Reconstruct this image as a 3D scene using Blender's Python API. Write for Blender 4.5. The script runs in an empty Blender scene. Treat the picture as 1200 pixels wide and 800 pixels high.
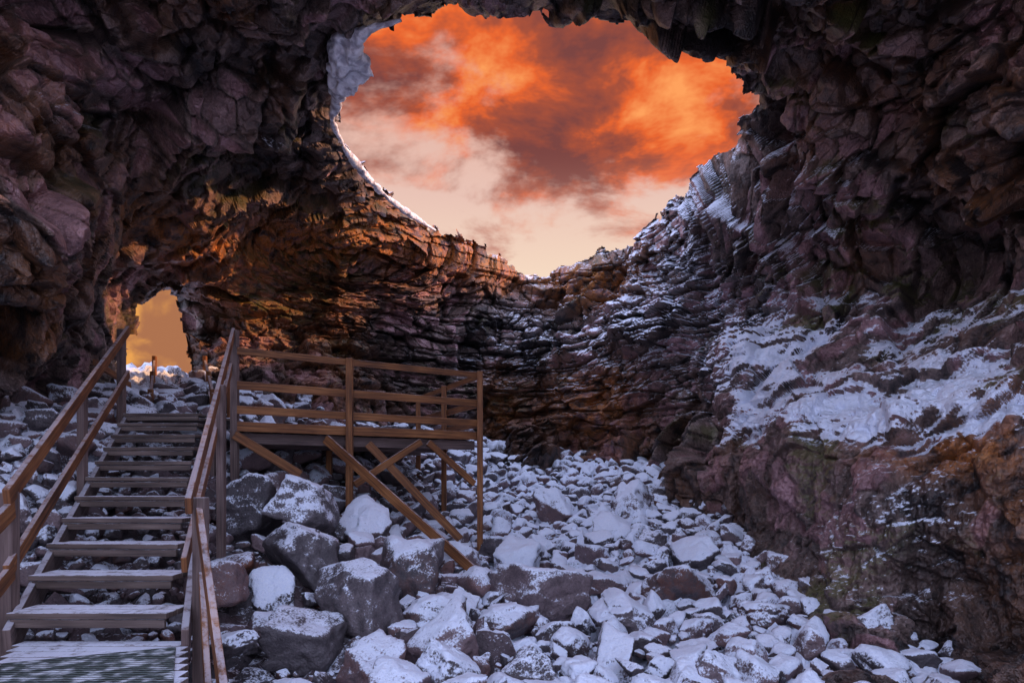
import bpy, math, random
import numpy as np
from mathutils import Vector

random.seed(7); np.random.seed(7)
scn = bpy.context.scene

# ------------------------------------------------------------------ noise
def _mix(x):
    x = x ^ (x >> np.uint32(16)); x = x * np.uint32(0x7feb352d)
    x = x ^ (x >> np.uint32(15)); x = x * np.uint32(0x846ca68b)
    return x ^ (x >> np.uint32(16))
def hsh(ix, iy, iz, s):
    M = 0xffffffff
    a = ((ix * 73856093) & M) ^ ((iy * 19349663) & M) ^ ((iz * 83492791) & M) ^ ((s * 2654435761) & M)
    return _mix(a.astype(np.uint32))
def f01(h): return h.astype(np.float64) / 4294967296.0
def vnoise(p, s=0):
    i = np.floor(p).astype(np.int64); f = p - i; f = f*f*f*(f*(f*6-15)+10)
    out = 0
    for dx in (0,1):
        wx = f[:,0] if dx else 1-f[:,0]
        for dy in (0,1):
            wy = f[:,1] if dy else 1-f[:,1]
            for dz in (0,1):
                wz = f[:,2] if dz else 1-f[:,2]
                out = out + wx*wy*wz*f01(hsh(i[:,0]+dx, i[:,1]+dy, i[:,2]+dz, s))
    return out*2-1
def fbm(p, s=0, o=4):
    r = 0; a = 1.0; t = 0
    for k in range(o):
        r = r + a*vnoise(p*(2.03**k)+k*17.3, s+k); t += a; a *= .5
    return r/t
def facet(p, s=0, tilt=1.0, K=40.0):
    """angular broken-rock noise: each cell is a tilted flat block, blended over a narrow chamfer.
    returns height, crack distance, per-block random value"""
    i = np.floor(p).astype(np.int64); n = len(p)
    b1 = np.full(n, 1e9); b2 = np.full(n, 1e9); val = np.zeros(n); ws = np.zeros(n); cid = np.zeros(n)
    for dx in (-1,0,1):
        for dy in (-1,0,1):
            for dz in (-1,0,1):
                cx, cy, cz = i[:,0]+dx, i[:,1]+dy, i[:,2]+dz
                h1 = hsh(cx,cy,cz,s); h2 = _mix(h1+np.uint32(77)); h3 = _mix(h2+np.uint32(91))
                qx = p[:,0]-(cx+.08+.84*f01(h1)); qy = p[:,1]-(cy+.08+.84*f01(h2)); qz = p[:,2]-(cz+.08+.84*f01(h3))
                x2=qx*qx; y2=qy*qy; z2=qz*qz
                d = np.sqrt(x2*x2+y2*y2+z2*z2)*.8+.2*(x2+y2+z2)
                m = d < b1
                b2 = np.where(m, b1, np.minimum(b2, d)); b1 = np.where(m, d, b1)
                g1 = _mix(h3+np.uint32(5)); g2 = _mix(g1+np.uint32(7)); g3 = _mix(g2+np.uint32(9)); g4 = _mix(g3+np.uint32(3))
                v = (f01(g4)*2-1)*.75 + tilt*((f01(g1)*2-1)*qx+(f01(g2)*2-1)*qy+(f01(g3)*2-1)*qz)*2.2
                w = np.exp(-K*d); val += w*v; ws += w
                cid = np.where(m, f01(_mix(g4+np.uint32(31))), cid)
    return val/np.maximum(ws,1e-30), np.sqrt(b2)-np.sqrt(b1), cid

def rbf(P, V, c):
    P = np.array(P, float); V = np.array(V, float); n = len(P)
    K = np.sqrt(((P[:,None]-P[None])**2).sum(-1)+c*c)
    A = np.zeros((n+1,n+1)); A[:n,:n] = K + np.eye(n)*-1e-3; A[:n,n] = 1; A[n,:n] = 1
    w = np.linalg.solve(A, np.append(V,0))
    def ev(Q):
        out = np.full(len(Q), w[n])
        for k in range(n):
            out += w[k]*np.sqrt(((Q-P[k])**2).sum(-1)+c*c)
        return out
    return ev

def sstep(x,a,b):
    t = np.clip((x-a)/(b-a),0,1); return t*t*(3-2*t)

def mesh_obj(name, V, F, mat, smooth=False, attrs=None, parent=None):
    me = bpy.data.meshes.new(name)
    V = np.asarray(V, np.float32); F = np.asarray(F, np.int32); k = F.shape[1]
    me.vertices.add(len(V)); me.vertices.foreach_set('co', V.ravel())
    me.loops.add(F.size); me.loops.foreach_set('vertex_index', F.ravel())
    me.polygons.add(len(F))
    me.polygons.foreach_set('loop_start', np.arange(0, F.size, k, dtype=np.int32))
    me.polygons.foreach_set('use_smooth', np.full(len(F), smooth))
    me.update(calc_edges=True)
    if attrs:
        for an, av in attrs.items():
            a = me.attributes.new(an, 'FLOAT', 'POINT'); a.data.foreach_set('value', np.asarray(av, np.float32))
    me.materials.append(mat); me.validate()
    ob = bpy.data.objects.new(name, me); scn.collection.objects.link(ob)
    if parent: ob.parent = parent
    return ob

# ------------------------------------------------------------------ materials
def nt_new(name):
    m = bpy.data.materials.new(name); m.use_nodes = True
    nt = m.node_tree; nt.nodes.clear(); return m, nt
def N(nt, typ, **kw):
    n = nt.nodes.new(typ)
    for k, v in kw.items():
        if k in ('ins',):
            for a, b in v.items():
                if isinstance(b, bpy.types.NodeSocket): nt.links.new(b, n.inputs[a])
                else: n.inputs[a].default_value = b
        else: setattr(n, k, v)
    return n
def math_(nt, op, a, b=None, c=None, clamp=False):
    n = nt.nodes.new('ShaderNodeMath'); n.operation = op; n.use_clamp = clamp
    for i, x in enumerate((a,b,c)):
        if x is None: continue
        if isinstance(x, (int,float)): n.inputs[i].default_value = x
        else: nt.links.new(x, n.inputs[i])
    return n.outputs[0]
def mixc(nt, fac, a, b, mode='MIX'):
    n = nt.nodes.new('ShaderNodeMix'); n.data_type = 'RGBA'; n.blend_type = mode
    for i, x in ((0,fac),(6,a),(7,b)):
        if isinstance(x, bpy.types.NodeSocket): nt.links.new(x, n.inputs[i])
        elif isinstance(x,(int,float)): n.inputs[i].default_value = x
        else: n.inputs[i].default_value = (*x,1)
    return n.outputs[2]
def mapr(nt, x, a, b, c=0, d=1):
    n = nt.nodes.new('ShaderNodeMapRange'); n.interpolation_type='SMOOTHSTEP'
    nt.links.new(x, n.inputs[0]); n.inputs[1].default_value=a; n.inputs[2].default_value=b
    n.inputs[3].default_value=c; n.inputs[4].default_value=d; return n.outputs[0]
def ramp(nt, x, stops):
    n = nt.nodes.new('ShaderNodeValToRGB'); nt.links.new(x, n.inputs[0]); e = n.color_ramp.elements
    while len(e) < len(stops): e.new(0.5)
    for el,(p,c) in zip(e,stops): el.position=p; el.color=(*c,1)
    return n.outputs[0]
def attr(nt,name): return N(nt,'ShaderNodeAttribute', attribute_name=name).outputs['Fac']

def rock_material(name, stops, tint, rust_glow_col, fine=1.0, bumpd=.06, rough=.62):
    # attributes baked on the mesh: snow (cover), rust (iron staining and painted sunset glow), tone (per block tone, plus painted shade in wall cracks), moss
    m, nt = nt_new(name)
    geo = N(nt,'ShaderNodeNewGeometry'); pos = geo.outputs['Position']
    sn = attr(nt,'snow'); ru = attr(nt,'rust_glow'); tone = attr(nt,'tone'); ms = attr(nt,'moss')
    n1 = N(nt,'ShaderNodeTexNoise', ins={'Vector':pos,'Scale':3.2*fine,'Detail':5.0,'Roughness':.70}).outputs[0]
    n3 = N(nt,'ShaderNodeTexNoise', ins={'Vector':pos,'Scale':26.0*fine,'Detail':2.0,'Roughness':.7}).outputs[0]
    x = math_(nt,'ADD', math_(nt,'MULTIPLY',n1,.6), math_(nt,'MULTIPLY',tone,.42))
    x = math_(nt,'ADD', x, math_(nt,'MULTIPLY',math_(nt,'SUBTRACT',n3,.5),.35))
    col = ramp(nt, x, stops)
    col = mixc(nt, mapr(nt,tone,.40,.65), col, mixc(nt,1.0,col,tint,'MULTIPLY'))
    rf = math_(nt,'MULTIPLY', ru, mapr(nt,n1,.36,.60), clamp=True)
    col = mixc(nt, rf, col, mixc(nt,mapr(nt,n3,.3,.7),rust_glow_col,tuple(c*.4 for c in rust_glow_col)))
    nz = N(nt,'ShaderNodeSeparateXYZ', ins={0:geo.outputs['Normal']}).outputs[2]
    col = mixc(nt, math_(nt,'MULTIPLY',ms,mapr(nt,nz,-.3,.5)), col, (.10,.11,.018))
    s = math_(nt,'ADD', nz, math_(nt,'MULTIPLY', math_(nt,'SUBTRACT',sn,1.0), 1.5))
    s = math_(nt,'ADD', s, math_(nt,'MULTIPLY', math_(nt,'SUBTRACT',n1,.5), 1.3))
    s = math_(nt,'ADD', s, math_(nt,'MULTIPLY', math_(nt,'SUBTRACT',n3,.5), 1.2))
    sf = mapr(nt,s,.22,.62)
    scol = mixc(nt, n3, (.62,.70,.88), (.88,.91,.97))
    colf = mixc(nt, sf, col, scol)
    b0 = math_(nt,'ADD', math_(nt,'MULTIPLY',n3,.30), n1)
    bump = N(nt,'ShaderNodeBump', ins={'Height':b0,'Strength':1.0,'Distance':bumpd})
    bs = N(nt,'ShaderNodeBsdfPrincipled', ins={'Base Color':colf,'Roughness':rough,'Normal':bump.outputs[0]})
    N(nt,'ShaderNodeOutputMaterial', ins={0:bs.outputs[0]})
    return m

m_cave = rock_material('basalt_cave_rock', [(.27,(.012,.009,.009)),(.42,(.080,.055,.048)),(.55,(.20,.140,.122)),(.72,(.45,.35,.315))], (.95,.72,.84), (.52,.18,.035), bumpd=.08, rough=.52)
m_boul = rock_material('basalt_boulder', [(.25,(.035,.028,.033)),(.45,(.10,.084,.09)),(.62,(.19,.16,.17)),(.85,(.33,.28,.30))], (1.,.8,.78), (.20,.06,.025), fine=1.8, bumpd=.035)
m_grnd = rock_material('rubble_ground', [(.28,(.02,.016,.02)),(.5,(.07,.055,.06)),(.8,(.16,.13,.14))], (1.,.8,.8), (.2,.07,.03), fine=1.6, bumpd=.04)

def wood_material(name, c0, c1, c2, frost):
    m, nt = nt_new(name)
    uv = N(nt,'ShaderNodeUVMap', uv_map='grain').outputs[0]
    geo = N(nt,'ShaderNodeNewGeometry')
    mp = N(nt,'ShaderNodeMapping', ins={0:uv,'Scale':(1.6,38.0,1.0)}).outputs[0]
    g = N(nt,'ShaderNodeTexNoise', ins={'Vector':mp,'Scale':1.0,'Detail':5.0,'Roughness':.65,'Distortion':.4}).outputs[0]
    big = N(nt,'ShaderNodeTexNoise', ins={'Vector':uv,'Scale':1.2,'Detail':2.0}).outputs[0]
    n3 = N(nt,'ShaderNodeTexNoise', ins={'Vector':geo.outputs['Position'],'Scale':9.0,'Detail':6.0,'Roughness':.75}).outputs[0]
    col = ramp(nt, math_(nt,'ADD',math_(nt,'MULTIPLY',g,.6),math_(nt,'MULTIPLY',big,.4)), [(.36,c0),(.5,c1),(.66,c2)])
    nz = N(nt,'ShaderNodeSeparateXYZ', ins={0:geo.outputs['Normal']}).outputs[2]
    f = math_(nt,'ADD', nz, math_(nt,'MULTIPLY',math_(nt,'SUBTRACT',n3,.5),2.6))
    f = math_(nt,'MULTIPLY', mapr(nt,f,.45,1.0), frost)
    col = mixc(nt,f,col,(.72,.74,.84))
    bump = N(nt,'ShaderNodeBump', ins={'Height':g,'Strength':.5,'Distance':.006})
    bs = N(nt,'ShaderNodeBsdfPrincipled', ins={'Base Color':col,'Roughness':.72,'Normal':bump.outputs[0]})
    N(nt,'ShaderNodeOutputMaterial', ins={0:bs.outputs[0]})
    return m
m_rail = wood_material('stained_timber', (.05,.018,.007),(.20,.072,.022),(.42,.180,.060), .38)
m_post = wood_material('weathered_timber', (.05,.032,.028),(.13,.085,.075),(.24,.165,.145), .5)
m_tread= wood_material('frosted_timber', (.04,.028,.025),(.12,.084,.070),(.24,.175,.15), 1.0)

m_snow, nt = nt_new('packed_snow')
geo = N(nt,'ShaderNodeNewGeometry')
a = N(nt,'ShaderNodeTexNoise', ins={'Vector':geo.outputs[0],'Scale':7.0,'Detail':5.0})
bp = N(nt,'ShaderNodeBump', ins={'Height':a.outputs[0],'Strength':.8,'Distance':.10})
bs = N(nt,'ShaderNodeBsdfPrincipled', ins={'Base Color':mixc(nt,mapr(nt,a.outputs[0],.35,.6),(.40,.38,.43),(.90,.90,.94)),'Roughness':.6,'Normal':bp.outputs[0]})
N(nt,'ShaderNodeOutputMaterial', ins={0:bs.outputs[0]})

m_mat, nt = nt_new('ribbed_rubber_mat')
geo = N(nt,'ShaderNodeNewGeometry')
w = N(nt,'ShaderNodeTexWave', bands_direction='Y', ins={'Vector':geo.outputs[0],'Scale':7.0,'Distortion':2.5,'Detail':2.0,'Detail Scale':3.0})
n = N(nt,'ShaderNodeTexNoise', ins={'Vector':geo.outputs[0],'Scale':9.0,'Detail':6.0})
c = mixc(nt, w.outputs[0], (.012,.020,.018), (.12,.15,.14))
c = mixc(nt, mapr(nt,n.outputs[0],.46,.66), c, (.55,.58,.62))
bp = N(nt,'ShaderNodeBump', ins={'Height':w.outputs[0],'Strength':.8,'Distance':.02})
bs = N(nt,'ShaderNodeBsdfPrincipled', ins={'Base Color':c,'Roughness':.6,'Normal':bp.outputs[0]})
N(nt,'ShaderNodeOutputMaterial', ins={0:bs.outputs[0]})

# ------------------------------------------------------------------ cave shell from image coordinates
# each control point: image pixel x, y and a hand-estimated depth along +Y
def tan2(a, b): return (a-600)/800.0, (560-b)/800.0
RZ = 6.5      # height of the lava crust edge around the skylight, above eye level
skyl = [(420,42),(450,33),(480,22),(520,28),(560,20),(600,12),(640,18),(680,30),(720,32),(760,28),(800,42),(830,52),
 (850,70),(865,90),(890,110),(893,122),(875,132),(872,152),(850,175),(825,190),(812,210),(787,233),(767,262),(740,280),
 (710,290),(685,300),(660,310),(640,322),(615,322),(600,307),(575,294),(550,282),(525,274),(500,260),(470,242),(440,217),
 (425,192),(405,167),(393,145),(400,112),(420,92),(425,70)]
exitp = [(163,400),(165,372),(176,342),(190,338),(205,348),(216,368),(220,392),(226,420),(226,470),(160,480),(158,430)]

img_pts = [(0,0,8),(200,0,8.6),(1200,0,8),(1000,0,8.8),(600,-100,7.7),(300,-90,7.4),(900,-90,7.4),
 (0,300,7.6),(0,500,9.2),(0,650,8.6),(100,250,9.3),(60,400,9.6),(60,520,10.8),(140,400,13),(130,500,12.8),(190,390,17),(240,300,15),(250,420,16.5),(190,290,14),(120,100,9.2),
 (250,150,10.8),(330,90,10.6),(330,200,13),(300,280,16),(400,300,17.2),(350,420,17),(480,380,18.6),(480,300,18.0),
 (560,400,19.5),(620,450,19.5),(620,540,18.5),(700,400,18.2),(740,560,16.5),(800,400,16),(800,480,15.3),(850,250,14.4),(900,180,12.2),
 (1000,200,10.8),(950,300,12.4),(1100,100,9),(1200,200,8.2),(1200,310,9.2),(1040,340,11.5),(900,370,13.6),(1200,480,6.8),(1000,505,8.4),
 (900,515,10.2),(820,530,12.6),(830,610,12.0),(900,700,8.8),(960,770,6.5),(1200,640,5.9),(1200,800,5.0),(1050,640,7.2),(1110,775,6.9),(1020,800,5.6),
 (1000,430,10),(1200,400,8.1),(880,450,11.8),(350,560,13),(500,620,14.5),(620,640,14),(760,650,12.5),(500,480,18.6),
 (200,560,11.5),(300,760,9),(600,800,10),(800,800,9)]
for (a,b) in skyl[::2]:
    u,v = tan2(a,b); img_pts.append((a,b,min(RZ/v,20.5)))
P=[];R=[]
for a,b,d in img_pts:
    u,v = tan2(a,b); P.append((math.atan(u), math.atan(v*math.cos(math.atan(u))))); R.append(d*math.sqrt(1+u*u+v*v))
for th in (-110,-80,-55,-25,0,25,55,80,110):
    for ph in (52,70,86):
        P.append((math.radians(th),math.radians(ph))); R.append(6.0/math.sin(math.radians(ph)))
for th in (-110,-85,-60,60,85,110):
    for ph in (-25,0,28):
        P.append((math.radians(th),math.radians(ph))); R.append(7.0 if abs(ph)<28 else 7.6)
shell_r = rbf(P,R,.075)

def polysd(Q, poly):
    P_ = np.array([tan2(a,b) for a,b in poly]); n=len(P_)
    d = np.full(len(Q),1e9); ins = np.zeros(len(Q),bool)
    for i in range(n):
        A = P_[i]; B = P_[(i+1)%n]; e = B-A; w = Q-A
        t = np.clip((w@e)/(e@e),0,1); d = np.minimum(d, np.hypot(*(w-t[:,None]*e).T))
        c = ((A[1]<=Q[:,1])&(Q[:,1]<B[1]))|((B[1]<=Q[:,1])&(Q[:,1]<A[1]))
        if abs(e[1])>1e-12:
            xi = A[0]+(Q[:,1]-A[1])*e[0]/e[1]; ins ^= c&(Q[:,0]<xi)
    return np.where(ins,-d,d)

def lines(dense0,dense1,step,lo,hi,cs):
    a = np.arange(dense0,dense1,step)
    l = np.linspace(lo,dense0,max(2,int((dense0-lo)/cs)))[:-1]; r = np.linspace(dense1,hi,max(2,int((hi-dense1)/cs)))
    return np.radians(np.concatenate([l,a,r]))
TH = lines(-39,39,.08,-112,112,1.3); PH = lines(-18,37,.08,-32,88,1.3)
T,Pp = np.meshgrid(TH,PH); nr,nc = T.shape
T=T.ravel(); Pp=Pp.ravel()
rr = np.maximum(shell_r(np.stack([T,Pp],1)),5.0)
D = np.stack([np.sin(T)*np.cos(Pp), np.cos(T)*np.cos(Pp), np.sin(Pp)],1)
B = D*rr[:,None]
front = D[:,1]>.3
uv = np.stack([D[:,0],D[:,2]],1)/np.where(front,D[:,1],1)[:,None]; uv[~front]=9
sd1 = polysd(uv,skyl); sd2 = polysd(uv,exitp)
sdm = np.minimum(sd1,sd2)
sx = uv[:,0]*800+600; sy = 560-uv[:,1]*800
G = B.reshape(nr,nc,3)
nu = np.cross(np.gradient(G,axis=1), np.gradient(G,axis=0)).reshape(-1,3)
nu /= np.linalg.norm(nu,axis=1)[:,None]
nu *= -np.sign((nu*D).sum(1))[:,None]
graze = np.clip(np.abs((nu*D).sum(1))*1.8,.4,1)
dirn = nu*.45 - D*.55; dirn/=np.linalg.norm(dirn,axis=1)[:,None]
def blob(cx,cy,rx,ry): return np.exp(-(((sx-cx)/rx)**2+((sy-cy)/ry)**2))
wx_ = sx+16*fbm(B*.9,33,3); wy_ = sy+24*fbm(B*1.1,34,3)
wall_lr = sstep(wx_,790,880)*sstep(wy_,500,535)
shelf = sstep(wx_,810,880)*sstep(wy_,330,375)*(1-sstep(wy_,490,530))
strata = np.clip(blob(600,430,170,110)+blob(420,300,140,60)+blob(800,300,80,80),0,1)
slab = blob(310,320,85,75)
warp = np.stack([fbm(B*.5,11,3),fbm(B*.5,12,3),fbm(B*.5,13,3)],1)
Q = B+warp*.40
ca,sa=math.cos(.5),math.sin(.5); Rt=np.array([[ca,-sa,.12],[sa,ca,-.1],[-.2,.05,1.]])
Q = Q@Rt.T
Qs = Q*np.stack([1-.12*strata,1-.12*strata,1.15+.85*strata],1)
a1,c1,i1 = facet(Q*.5,1); a2,c2,i2 = facet(Qs*1.05,2,K=50); a3,c3,i3 = facet(Qs*2.3,3,K=46); a4,c4,i4 = facet(Qs*5.0,4,K=34)
# lava benches: successive flows stacked as courses with a sharp top edge, offset from block to block
def courses(k, s):
    zc = B[:,2]*k + .55*fbm(B*np.array([.35,.35,.9]),s,2) + .45*i2
    n_ = np.floor(zc); f = zc-n_
    o = f01(hsh(n_.astype(np.int64), np.zeros(len(zc),np.int64), np.zeros(len(zc),np.int64), s))
    return sstep(f,0,.10)*(1-sstep(f,.90,1.))*(.55+.45*o)-.5*f, np.minimum(f,1-f)
l1,g1_ = courses(1.5,301); l2,g2_ = courses(3.6,302)
benches = np.clip(blob(600,430,210,100)+blob(760,340,120,90)+blob(440,285,150,45)+.4*blob(380,420,120,60),0,1)
amp = 1-.70*wall_lr-.50*shelf-.72*slab
amp = np.clip(amp,.15,1)
h = amp*(.40*a1 + graze*(.27*a2 + .13*a3 + .05*a4)*(1-.35*benches)) - amp*graze*(.12*np.exp(-(c2/.06)**2)+.06*np.exp(-(c3/.07)**2))
h += benches*(.34*l1+.15*l2)
h += .12*fbm(B*.9,21,3) + .03*fbm(B*6,31,3)*graze
h += wall_lr*(.20*fbm(B*np.array([2.2,2.2,.45]),41,4)+.08*fbm(B*np.array([9,9,1.6]),43,3)+.04*fbm(B*14,44,2))
h += shelf*(.30*fbm(B*np.array([1.0,1.0,2.6]),51,4)+.08*fbm(B*4,52,3))
dist_m = np.abs(sdm)*rr
edge = np.exp(-dist_m/.35)*(sdm<.2)
V = B + dirn*(h*(1-.35*edge))[:,None]
V += D*(edge*.5)[:,None]
jit = .012*fbm(B*1.3,61,3)+.009*fbm(B*4,62,2)
# unseen opening added overhead to let in fill light: the roof is open above about 45 degrees
added_roof_opening = (Pp > np.radians(46+5*fbm(np.stack([T*2,0*T,0*T],1),65,2))) & (np.abs(T)<np.radians(80))
keep = ((sdm+jit) > 0) & ~added_roof_opening
F0 = (np.arange(nr-1)[:,None]*nc+np.arange(nc-1)[None]).ravel()
Fq = np.stack([F0,F0+nc,F0+nc+1,F0+1],1)
Fk = Fq[keep[Fq].all(1)]
nlow = fbm(B*.7,71,3)
patch = fbm(B*np.array([1.2,1.2,2.8]),73,4)
snow = .36+.20*nlow
snow += shelf*(.52+1.25*patch)+.25*shelf*blob(900,450,120,60)+.40*shelf*sstep(wy_,430,480)
snow += .55*blob(840,270,100,100)+.46*blob(960,230,90,130)+.40*blob(760,380,80,90)+.55*blob(1030,620,130,100)+.40*blob(90,130,90,40)+.34*blob(640,400,220,70)+.25*blob(1120,270,90,60)
snow += .55*np.exp(-dist_m/.35)*(sd1<.1)*np.clip(1.2-sstep(sx,540,640)*.7,0,1)*(sy>60)
snow += .4*blob(300,140,60,50) - .10*wall_lr - .35*blob(350,300,180,70)
snow += .9*blob(180,440,40,40)
rust_glow = np.clip(.10+.75*fbm(B*.45,81,3),0,1)*(1-.6*wall_lr)
rust_glow += .9*blob(400,275,130,40)+.8*blob(200,270,60,30)+1.3*blob(680,328,70,26)+.75*blob(1110,525,110,28)+.30*blob(1180,620,60,140)+.6*blob(700,470,70,35)+.4*slab+.8*blob(560,300,60,30)  # left plateau and far rim blobs paint sunset glow; lower right is rust
tone = np.clip(.36*i2+.38*i3+.25*i1+.26*fbm(B*.5,85,2)-.10*wall_lr,0,1)
tone -= (.45*np.exp(-(c2/.05)**2)+.30*np.exp(-(c3/.06)**2))*amp + benches*(.35*np.exp(-(g1_/.05)**2)+.2*np.exp(-(g2_/.07)**2))  # block cracks darkened as painted occlusion shade; course joints darkened too
moss = np.clip(sstep(fbm(B*.9,88,4),.12,.32)*(.35+.5*(sx>820)),0,1)*.6+.3*slab
ed = np.concatenate([Fk[:,[0,1]],Fk[:,[1,2]],Fk[:,[2,3]],Fk[:,[3,0]]])
key = np.sort(ed,1); kk = key[:,0].astype(np.int64)*len(V)+key[:,1]
uq,ix,ct = np.unique(kk,return_index=True,return_counts=True)
be = ed[ix[ct==1]]
be = be[(sdm[be].max(1) < .05)]
bv = np.unique(be); remap = {int(o):i for i,o in enumerate(bv)}
V2 = V[bv]+D[bv]*(1.2+.3*fbm(V[bv]*.7,5,2))[:,None]
F2 = np.array([[e[1],e[0],len(V)+remap[int(e[0])],len(V)+remap[int(e[1])]] for e in be])
VV = np.concatenate([V,V2]); FF = np.concatenate([Fk,F2])
def ext(a,val=None): return np.concatenate([a, a[bv] if val is None else np.full(len(bv),val)])
us = np.zeros(len(VV),bool); us[FF.ravel()] = True; idx = np.cumsum(us)-1
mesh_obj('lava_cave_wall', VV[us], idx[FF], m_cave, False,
   {'snow':ext(snow)[us],'rust_glow':ext(np.clip(rust_glow,0,1))[us],'tone':ext(tone)[us],'moss':ext(moss,0)[us]})

# ------------------------------------------------------------------ ground
gp = [(-.75,6.2,-1.7),(0,5,-1.8),(.45,18.5,.5),(2.6,15.3,-.05),(3.45,12,-.75),(3.2,8.5,-1.5),(2.8,6.2,-1.8),(5,6,-1.95),(-3.2,8.3,-.75),
 (-2.4,8.4,-.8),(-1.7,6.5,-1.6),(-6.4,9,.65),(-9,18,2.75),(-11,24,3.2),(-4.1,11,.0),(-.6,12,-1.35),(.5,9.5,-1.6),(.3,15.5,-.6),(-1.5,9,-1.1),
 (-2.5,4,-1.8),(-5,5,-.9),(-5.6,7,.0),(-5,14,1.2),(-3,18,1.4),(-7,13,1.5),(0,-5,-1.9),(-8,0,-1.5),(8,0,-1.9),(8,12,-1.2),(5,20,.6),(1.5,11,-1.1),(-7.5,16,2.2)]
gev = rbf([(a,b) for a,b,c in gp],[c for a,b,c in gp],1.2)
def ground_z(x,y):
    xc = np.clip(x,-13,10); yc = np.clip(y,-5,24)
    z = gev(np.stack([xc,yc],1))
    d = np.hypot(x-xc,y-yc); f = sstep(d,5,120)
    return z*(1-f)+(-1.0)*f
def glines(d0,d1,s,far):
    a = np.arange(d0,d1,s); g = s*4*1.35**np.arange(0,40); g = np.cumsum(g); g = g[g<far]
    return np.concatenate([(d0-g)[::-1],a,d1+g])
gx = glines(-11,7,.06,900); gy = glines(3.0,20,.06,900)
X,Y = np.meshgrid(gx,gy); gr,gc = X.shape; X=X.ravel(); Y=Y.ravel()
Z = ground_z(X,Y); Pg = np.stack([X,Y,Z],1)
near = ((np.abs(X)<30)&(Y>-15)&(Y<40)).astype(float)
Qg = Pg+np.stack([fbm(Pg*.8,14,2),fbm(Pg*.8,15,2),0*Z],1)*.3
b1,k1,j1 = facet(Qg*1.1,5,.8); b2,k2,j2 = facet(Qg*2.8,6,.9); b3,k3,j3=facet(Qg*6,7,.8)
Z = Z + near*(.13*b1+.09*b2+.035*b3-.05*np.exp(-(k2/.1)**2)+.05*fbm(Pg*3,16,3)) + 1.2*(1-near)*fbm(Pg*.02,17,3)
Fg0 = (np.arange(gr-1)[:,None]*gc+np.arange(gc-1)[None]).ravel()
Fg = np.stack([Fg0,Fg0+1,Fg0+gc+1,Fg0+gc],1)
sng = np.clip(.70+.4*sstep(X,-1.8,.3)+.25*sstep(Y,9,13)*sstep(X,-2.5,-1)+.4*sstep(-X,4.6,5.6)+.2*fbm(Pg*.6,18,3),0,1.2)
mesh_obj('ground', np.stack([X,Y,Z],1), Fg, m_grnd, False, {'snow':sng,'rust_glow':np.clip(.3*fbm(Pg*.8,19,2),0,1),'tone':j2*.6+.2,'moss':0*X})

# ------------------------------------------------------------------ boulders
import bmesh
def ico(sub):
    bm = bmesh.new(); bmesh.ops.create_icosphere(bm, subdivisions=sub, radius=1)
    v = np.array([x.co[:] for x in bm.verts]); f = np.array([[q.index for q in x.verts] for x in bm.faces]); bm.free()
    v /= np.linalg.norm(v,axis=1)[:,None]; return v,f
ICO = {s:ico(s) for s in (2,3,4,5)}
rng = np.random.default_rng(11)
protos=[]
for k in range(34):
    ax = np.eye(3)+rng.normal(size=(3,3))*.22
    pl=[];hh=[]
    for i in range(3):
        s=rng.uniform(.60,.9)
        for sg in (1,-1):
            nn=ax[i]*sg+rng.normal(size=3)*.16; nn/=np.linalg.norm(nn); pl.append(nn); hh.append(s*rng.uniform(.85,1.1))
    for i in range(rng.integers(5,11)):
        nn=rng.normal(size=3); nn/=np.linalg.norm(nn); pl.append(nn); hh.append(rng.uniform(.72,1.0))
    pl=np.array(pl);hh=np.array(hh); d={}
    ex=rng.choice([13,18,28])
    for s,(v,f) in ICO.items():
        dt=np.maximum(v@pl.T,1e-3)/hh[None]; r=1/((dt**ex).sum(1)**(1./ex))
        w=v*r[:,None]
        w=w*(1+.08*fbm(w*1.8+k*7,90,3)+(.035*fbm(w*6+k*3,95,3) if s>3 else 0))[:,None]
        if s>3:
            fz,_,_=facet(w*1.6+k*5,97,K=50); w=w*(1+.045*fz)[:,None]
        d[s]=w/np.linalg.norm(w,axis=1).max()*1.12
    protos.append(d)
placed=[]; BV=[];BF=[];BS=[];BR=[];BT=[];off=0
def add_b(x,y,z,r,flat=.8,snw=None):
    global off
    dist=math.hypot(x,y); px=r/dist*683
    s=5 if px>30 else 4 if px>11 else 3 if px>4 else 2
    k=rng.integers(len(protos)); v=protos[k][s]; f=ICO[s][1]
    sc=np.array([1.1,rng.uniform(.75,1.0),flat*rng.uniform(.75,1.15)])*r
    tz=rng.uniform(0,6.28); c,sn_=math.cos(tz),math.sin(tz)
    tilt=rng.normal(size=2)*.32
    w=v*sc; Rz=np.array([[c,-sn_,0],[sn_,c,0],[0,0,1]])
    ca,sa=math.cos(tilt[0]),math.sin(tilt[0]); Rx=np.array([[1,0,0],[0,ca,-sa],[0,sa,ca]])
    cb,sb=math.cos(tilt[1]),math.sin(tilt[1]); Ry=np.array([[cb,0,sb],[0,1,0],[-sb,0,cb]])
    w=w@(Rz@Rx@Ry).T+np.array([x,y,z])
    BV.append(w);BF.append(f+off);off+=len(w)
    if snw is None:
        snw=.88+.22*float(sstep(np.array(x+.18*(y-8)),-1.6,.6))+rng.normal()*.12
        if x<-4.6: snw+=.2
    BS.append(np.full(len(w),snw)); BR.append(np.full(len(w),max(0,rng.normal()*.35))); BT.append(np.full(len(w),rng.uniform(.1,.85)))
    placed.append((x,y,r))
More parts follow.
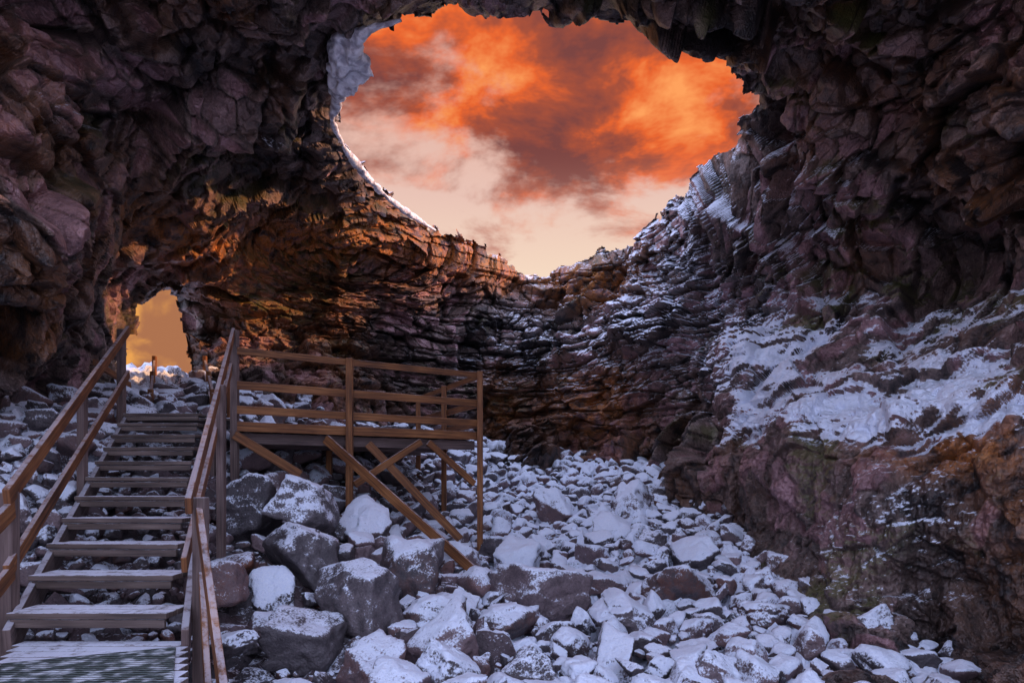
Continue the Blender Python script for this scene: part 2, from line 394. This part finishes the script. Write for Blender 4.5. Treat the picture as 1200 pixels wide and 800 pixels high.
bigs=[(-3.2,8.3,-.42,.46),(-2.47,8.4,-.32,.62),(-2.33,7.5,-.75,.50),(-2.43,6.9,-1.15,.40),(-1.82,6.1,-1.46,.50),(-1.55,6.8,-1.15,.56),(-2.24,5.6,-1.35,.42),
 (-.79,7,-1.42,.46),(.35,8,-1.40,.62),(-2.75,6.4,-1.0,.34),(-.63,6.2,-1.56,.46),(-1.2,7.9,-1.10,.44),(1.8,6.6,-1.66,.50),(2.1,8.5,-1.4,.50),
 (1,8.8,-1.40,.42),(1.7,11.5,-.9,.50),(.85,13.5,-.6,.60),(2.2,12.5,-.6,.60),(-1.15,5.6,-1.62,.38),(.9,6.2,-1.72,.44),(3.6,6.9,-1.55,.36),(2.6,9.8,-1.1,.50),
 (-3.4,9.3,-.2,.38),(-2.0,9.3,-.70,.5),(.1,10.2,-1.25,.48),(.1,5.8,-1.72,.42),(-.1,7.1,-1.5,.36),(2.8,7.6,-1.5,.40),(-.5,8.9,-1.35,.42),(-1.7,5.2,-1.75,.32),(1.2,7.4,-1.5,.40),(1.2,10.3,-1.2,.4)]
for (x,y,z,r) in bigs: add_b(x,y,z,r*1.12,.86 if x<-.5 else .66)
cand=[]
for i in range(30000):
    y=4.2+15*rng.random()**1.15; x=rng.uniform(-7.2,5.4)
    cand.append((x,y))
cand=np.array(cand)
gz=ground_z(cand[:,0],cand[:,1])
rad=np.exp(rng.normal(size=len(cand))*.66+math.log(.105)); rad=np.clip(rad,.035,.36)
o=np.argsort(-rad); cell={}
def near_ok(x,y,r):
    ci,cj=int(x//.5),int(y//.5)
    for i in range(ci-2,ci+3):
        for j in range(cj-2,cj+3):
            for (a,b,q) in cell.get((i,j),()):
                if (a-x)**2+(b-y)**2 < (.62*(r+q))**2: return False
    return True
for (a,b,q) in placed: cell.setdefault((int(a//.5),int(b//.5)),[]).append((a,b,q))
cnt=0
for k in o:
    x,y=cand[k]; r=rad[k]
    xl=-3.52-.415*(y-4.9)
    if y<10.5 and xl-.1<x<xl+1.3 and r>.12: continue
    if y<4.9 and -.85*y<x<-.40*y: continue
    if r>.2 and rng.random()<.55: continue
    if x>-.2 and r>.28 : r*=.7
    if not near_ok(x,y,r): continue
    cell.setdefault((int(x//.5),int(y//.5)),[]).append((x,y,r))
    add_b(x,y,gz[k]+r*rng.uniform(.1,.5)+.05,r); cnt+=1
    if cnt>6800: break
nb_=sum(len(b) for b in BV); print('boulder verts',nb_,cnt)
mesh_obj('boulder_pile', np.concatenate(BV), np.concatenate(BF), m_boul, True, {'snow':np.concatenate(BS),'rust_glow':np.concatenate(BR),'tone':np.concatenate(BT),'moss':np.zeros(nb_)})

# ------------------------------------------------------------------ snow cornice on the skylight edge
def tube(name, pts, rads, mat, seg=36, sub=20):
    pts=np.array(pts,float); rads=np.array(rads,float); n=len(pts)
    t=np.linspace(0,n-1,(n-1)*sub+1); c=np.stack([np.interp(t,range(n),pts[:,i]) for i in range(3)],1); r=np.interp(t,range(n),rads)
    ker=np.ones(9)/9
    for i in range(3): c[4:-4,i]=np.convolve(c[:,i],ker,'valid')
    tg=np.gradient(c,axis=0); tg/=np.linalg.norm(tg,axis=1)[:,None]
    up=np.array([0,0,1.]); s=np.cross(tg,up); s/=np.linalg.norm(s,axis=1)[:,None]; w=np.cross(s,tg)
    an=np.linspace(0,2*math.pi,seg,endpoint=False)
    V=c[:,None]+r[:,None,None]*(np.cos(an)[None,:,None]*s[:,None]+np.sin(an)[None,:,None]*w[:,None]*.9)
    V=V.reshape(-1,3); cc=np.repeat(c,seg,0)
    fz,_,_=facet(V*3.2,99,K=40)
    V=cc+(V-cc)*np.clip(1+.45*fbm(V*1.9,7,3)+.25*fz+.35*fbm(V*7,8,3),.15,2)[:,None]
    m=len(c); i=np.arange(m-1)[:,None]; j=np.arange(seg)[None]
    F=np.stack([(i*seg+j),(i*seg+(j+1)%seg),((i+1)*seg+(j+1)%seg),((i+1)*seg+j)],-1).reshape(-1,4)
    return mesh_obj(name,V,F,mat,True)
cp=[(470,24),(440,32),(415,44),(404,58),(403,80),(400,100),(388,140),(402,172),(425,202),(450,228),(478,250),(510,270)]
cr=[.02,.06,.13,.24,.30,.18,.05,.04,.10,.05,.07,.03]
pts=[]
for a,b in cp:
    u,v=tan2(a,b); d=6.4/v; pts.append((u*d,d,6.4))
tube('snow_cornice', pts, cr, m_snow)

# ------------------------------------------------------------------ timber work
class Part:
    def __init__(s,name,parent,mat): s.n=name;s.p=parent;s.m=mat;s.v=[];s.f=[];s.uv=[]
    def beam(s,p0,p1,w,h,up=(0,0,1)):
        p0=Vector(p0);p1=Vector(p1);d=p1-p0;L=d.length;d=d/L
        up=Vector(up); side=d.cross(up)
        if side.length<1e-3: side=d.cross(Vector((1,0,0)))
        side.normalize(); u2=side.cross(d)
        b=len(s.v); ou=random.uniform(0,50); ov=random.uniform(0,50)
        for (t,a,c) in ((0,-1,-1),(0,1,-1),(0,1,1),(0,-1,1),(L,-1,-1),(L,1,-1),(L,1,1),(L,-1,1)):
            s.v.append(p0+d*t+side*(a*w/2)+u2*(c*h/2))
        for q,ax in (((0,1,2,3),'e'),((7,6,5,4),'e'),((4,5,1,0),'w'),((3,2,6,7),'w'),((5,6,2,1),'h'),((7,4,0,3),'h')):
            s.f.append(tuple(b+i for i in q))
            for i in q:
                t=0 if i<4 else L; a=(1 if i in(1,2,5,6) else 0)*w; c=(1 if i in(2,3,6,7) else 0)*h
                s.uv.append((ou+(t if ax!='e' else a), ov+(a if ax!='h' else c)+(0 if ax!='h' else .5)))
    def build(s):
        me=bpy.data.meshes.new(s.n); me.from_pydata([tuple(v) for v in s.v],[],s.f); 
        ul=me.uv_layers.new(name='grain'); ul.data.foreach_set('uv',np.array(s.uv,np.float32).ravel())
        me.materials.append(s.m); ob=bpy.data.objects.new(s.n,me); scn.collection.objects.link(ob); ob.parent=s.p
        md=ob.modifiers.new('bevel','BEVEL'); md.width=.007; md.segments=2; md.limit_method='ANGLE'
        return ob
def empty(name):
    e=bpy.data.objects.new(name,None); scn.collection.objects.link(e); return e

SK=-.415
def XL(y): return -3.52+SK*(y-4.9)
def TZ(y): return -.95+.36*(y-4.9)
W=1.17
stair=empty('wooden_staircase')
tr=Part('treads',stair,m_tread)
for k in range(11):
    y=4.9+.52*k; z=TZ(y)
    for j,dy in enumerate((-.12,.045,)):
        tr.beam((XL(y)+.03,y+dy,z+random.uniform(-.004,.004)),(XL(y)+W-.03,y+dy+random.uniform(-.004,.004),z),.155,.042)
    tr.beam((XL(y)+.05,y-.17,z-.055),(XL(y)+W-.05,y-.17,z-.055),.03,.06)
tr.build()
sg=Part('stringers',stair,m_post)
for o_ in (-.02,W+.02):
    sg.beam((XL(4.65)+o_,4.65,TZ(4.65)-.1),(XL(10.2)+o_,10.2,TZ(10.2)-.1),.05,.24)
sg.build()
rl=Part('handrails',stair,m_rail)
rl.beam((XL(4.75)-.06,4.75,-.14),(XL(10.25)-.02,10.25,2.22),.045,.13)
rl.beam((XL(4.75)-.06,4.75,-.66),(XL(10.25)-.02,10.25,1.56),.04,.12)
rl.beam((-2.30,4.85,-.20),(-4.02,9.85,2.10),.045,.13)
rl.beam((-2.33,4.85,-.62),(-4.05,9.85,1.62),.04,.12)
rl.build()
po=Part('posts',stair,m_post)
po.beam((XL(4.9)-.09,4.9,-2.0),(XL(4.9)-.09,4.9,-.10),.095,.095,(0,1,0))
po.beam((XL(10.1)-.10,10.1,-.3),(XL(10.1)-.10,10.1,2.2),.095,.095,(0,1,0))
po.beam((XL(7.4)-.10,7.4,-.9),(XL(7.4)-.10,7.4,.93),.08,.08,(0,1,0))
po.beam((-2.27,4.98,-2.0),(-2.27,4.98,-.14),.09,.09,(0,1,0))
po.beam((-3.13,7.35,-1.2),(-3.13,7.35,1.0),.08,.08,(0,1,0))
po.beam((-3.98,9.8,-.6),(-3.98,9.8,2.12),.10,.10,(0,1,0))
po.beam((-4.35,9.9,-.4),(-4.35,9.9,.9),.1,.1,(0,1,0))
po.build()
wk=empty('wooden_walkway')
bd=Part('boards',wk,m_tread)
def WR(y): return -.476*y
for i in range(17):
    y=4.72-.145*i
    bd.beam((WR(y)-W,y,-1.16),(WR(y)-.02,y,-1.16+random.uniform(-.004,.004)),.135,.04)
bd.build()
sg=Part('bearers',wk,m_post)
for o_ in (-W+.06,-.08):
    sg.beam((WR(4.75)+o_,4.75,-1.27),(WR(2.35)+o_,2.35,-1.27),.06,.16)
sg.build()
rl=Part('handrails',wk,m_rail)
rl.beam((-3.56,4.86,-.22),(-2.95,3.3,-.68),.045,.13)
rl.beam((-3.56,4.86,-.66),(-2.95,3.3,-1.10),.04,.12)
rl.beam((-2.28,4.97,-.26),(-1.58,3.75,-1.22),.045,.12)
rl.beam((-2.26,4.97,-.72),(-1.78,4.02,-1.42),.04,.11)
rl.build()
mt=Part('rubber_mat',wk,m_mat)
mt.beam((WR(4.35)-.60,4.35,-1.128),(WR(2.6)-.60,2.6,-1.128),.95,.014)
mt.build()
pf=empty('wooden_viewing_platform')
A=Vector((-3.98,9.8,0));Bc=Vector((-.62,12.0,0));C=Vector((-2.1,15.3,0));Dd=Vector((-5.4,13.1,0))
DZ=.80
dk=Part('deck_boards',pf,m_tread)
nb=26
for i in range(nb):
    t=(i+.5)/nb; p=A.lerp(Dd,t); q=Bc.lerp(C,t)
    dk.beam((p.x,p.y,DZ-.02),(q.x,q.y,DZ-.02),.135,.04)
for i in range(12):
    t=i/11; y=10.45+2.2*t; xl=XL(10.35)-.30*(y-10.35)-.15*t
    dk.beam((xl,y,DZ+.09),(max(-4.25-.40*(y-10.4)*1.1,xl+1.0),y,DZ+.09),.15,.04)
dk.build()
jo=Part('joists',pf,m_post)
for t in (.04,.5,.96):
    p=A.lerp(Dd,t);q=Bc.lerp(C,t); jo.beam((p.x,p.y,DZ-.22),(q.x,q.y,DZ-.22),.07,.16)
for i in range(8):
    t=(i+.3)/7.6; p=A.lerp(Bc,t);q=Dd.lerp(C,t); jo.beam((p.x,p.y,DZ-.09),(q.x,q.y,DZ-.09),.05,.095)
jo.build()
fa=Part('fascia',pf,m_rail)
dAB=(Bc-A).normalized(); nAB=Vector((dAB.y,-dAB.x,0))
p=A+nAB*.04;q=Bc+nAB*.04
fa.beam((p.x,p.y,DZ-.06),(q.x,q.y,DZ-.06),.04,.14)
fa.build()
po=Part('posts',pf,m_rail)
M=A.lerp(Bc,.414)
for pt,z0,top in ((M,-1.1,1.86),(Bc,-1.75,1.86)):
    po.beam((pt.x+nAB.x*.115,pt.y+nAB.y*.115,z0),(pt.x+nAB.x*.115,pt.y+nAB.y*.115,top),.10,.10,(0,1,0))
E=Bc.lerp(C,.5)
for pt,z0 in ((E,-1.2),(C,-.2),(Dd,.2)):
    po.beam((pt.x,pt.y,z0),(pt.x,pt.y,1.84),.10,.10,(0,1,0))
mm=M.lerp(Dd.lerp(C,.414),.5)
po.beam((mm.x,mm.y,-.6),(mm.x,mm.y,.5),.10,.10,(0,1,0))
po.build()
rl=Part('rails',pf,m_rail)
for z,hh in ((1.82,.10),(1.33,.12),(.98,.12)):
    rl.beam((A.x+nAB.x*.04,A.y+nAB.y*.04,z),(Bc.x+nAB.x*.04,Bc.y+nAB.y*.04,z-.02),.045,hh)
    rl.beam((Bc.x+.05,Bc.y+.06,z-.02),(C.x+.05,C.y+.06,z-.02),.045,hh)
    rl.beam((C.x,C.y+.06,z),(Dd.x,Dd.y+.06,z),.045,hh)
rl.build()
br=Part('braces',pf,m_rail)
br.beam((-2.84,10.40,.60),(-.32,9.35,-1.45),.05,.14)
br.beam((-2.3,10.9,.55),(-.85,11.2,-1.0),.05,.13)
br.beam((-3.95,9.70,.62),(-3.15,10.15,.05),.05,.13)
br.beam((-2.45,10.62,-.1),(-1.5,11.25,.60),.05,.11)
br.beam((-.66,11.9,-.1),(-1.4,11.4,.60),.05,.11)
br.build()
uf=empty('upper_wooden_staircase')
tr=Part('treads',uf,m_tread)
def UX(y): return -6.72-.50*(y-12.8)
for k in range(7):
    y=12.8+.42*k; z=.98+.17*k
    tr.beam((UX(y),y,z),(UX(y)+1.05,y,z),.30,.045)
tr.build()
sg=Part('stringers',uf,m_post)
for o_ in (-.03,1.08): sg.beam((UX(12.6)+o_,12.6,.78),(UX(15.6)+o_,15.6,2.0),.05,.2)
sg.build()
rl=Part('handrails',uf,m_rail)
for o_ in (-.05,1.10):
    for dz in (.72,.42):
        rl.beam((UX(12.5)+o_,12.5,.88+dz-.1),(UX(15.6)+o_,15.6,2.05+dz-.1),.05,.09)
    for y in (12.6,14.0,15.5):
        rl.beam((UX(y)+o_,y,.3+.36*(y-12.5)),(UX(y)+o_,y,1.60+.39*(y-12.5)),.08,.08,(0,1,0))
rl.beam((-6.3,10.3,1.75),(-7.0,12.5,1.7),.05,.1); 
rl.build()

# ------------------------------------------------------------------ sky
w=bpy.data.worlds.new('World'); scn.world=w; w.use_nodes=True; nt=w.node_tree; nt.nodes.clear()
sun_dir=Vector((.90,-.16,.37)).normalized()
el=math.asin(sun_dir.z)
sky=N(nt,'ShaderNodeTexSky',sky_type='NISHITA'); sky.sun_disc=False
sky.sun_elevation=el; sky.sun_rotation=math.atan2(sun_dir.x,sun_dir.y)
g=N(nt,'ShaderNodeTexCoord').outputs['Generated']
s=N(nt,'ShaderNodeSeparateXYZ',ins={0:g}); x,y,z=s.outputs
zz=math_(nt,'ADD',math_(nt,'MAXIMUM',z,0.0),.18)
cv=N(nt,'ShaderNodeCombineXYZ',ins={0:math_(nt,'DIVIDE',x,zz),1:math_(nt,'DIVIDE',y,zz),2:7.7}).outputs[0]
c1=N(nt,'ShaderNodeTexNoise',ins={'Vector':cv,'Scale':2.6,'Detail':6.0,'Roughness':.58,'Distortion':.25}).outputs[0]
c2=N(nt,'ShaderNodeTexNoise',ins={'Vector':cv,'Scale':4.2,'Detail':5.0,'Roughness':.62,'Distortion':.2}).outputs[0]
bg=ramp(nt,z,[(.05,(.95,.60,.30)),(.26,(.95,.74,.56)),(.38,(.82,.55,.47)),(.48,(.78,.46,.38)),(.6,(.70,.36,.30))])
cc=ramp(nt,c2,[(.36,(.20,.06,.055)),(.48,(.40,.085,.045)),(.56,(.82,.135,.032)),(.70,(1.0,.36,.11))])
cc=mixc(nt,mapr(nt,z,.44,.28),cc,mixc(nt,c2,(.45,.20,.19),(.90,.38,.24)))
cov=math_(nt,'ADD',c1,math_(nt,'MULTIPLY',math_(nt,'SUBTRACT',z,.40),1.0))
cf=mapr(nt,cov,.41,.56)
front_=mixc(nt,cf,bg,cc)
c3=N(nt,'ShaderNodeTexNoise',ins={'Vector':g,'Scale':14.0,'Detail':5.0,'Distortion':.4}).outputs[0]
gold=mixc(nt,mapr(nt,c3,.40,.58),(.42,.17,.08),(.90,.40,.09))
front_=mixc(nt,mapr(nt,x,-.30,-.38),front_,gold)
back=mixc(nt,.3,(2.05,2.25,3.35),N(nt,'ShaderNodeVectorMath',operation='SCALE',ins={0:sky.outputs[0],3:.12}).outputs[0])
fm=mapr(nt,y,.25,.62)
col=mixc(nt,fm,back,front_)
bgn=N(nt,'ShaderNodeBackground',ins={0:col,1:1.0})
N(nt,'ShaderNodeOutputWorld',ins={0:bgn.outputs[0]})

L=bpy.data.lights.new('sun','SUN'); L.energy=5; L.angle=math.radians(2); L.color=(1,.50,.22)
lo=bpy.data.objects.new('sun',L); scn.collection.objects.link(lo)
lo.rotation_euler=sun_dir.to_track_quat('Z','Y').to_euler()

cam=bpy.data.cameras.new('camera'); co=bpy.data.objects.new('camera',cam); scn.collection.objects.link(co)
cam.lens=24; cam.sensor_width=36; cam.shift_y=.1333; cam.clip_end=3000; cam.clip_start=.05
co.location=(0,0,0); co.rotation_euler=(math.radians(90),0,0)
scn.camera=co
scn.view_settings.view_transform='Standard'; scn.view_settings.look='None'; scn.view_settings.exposure=0
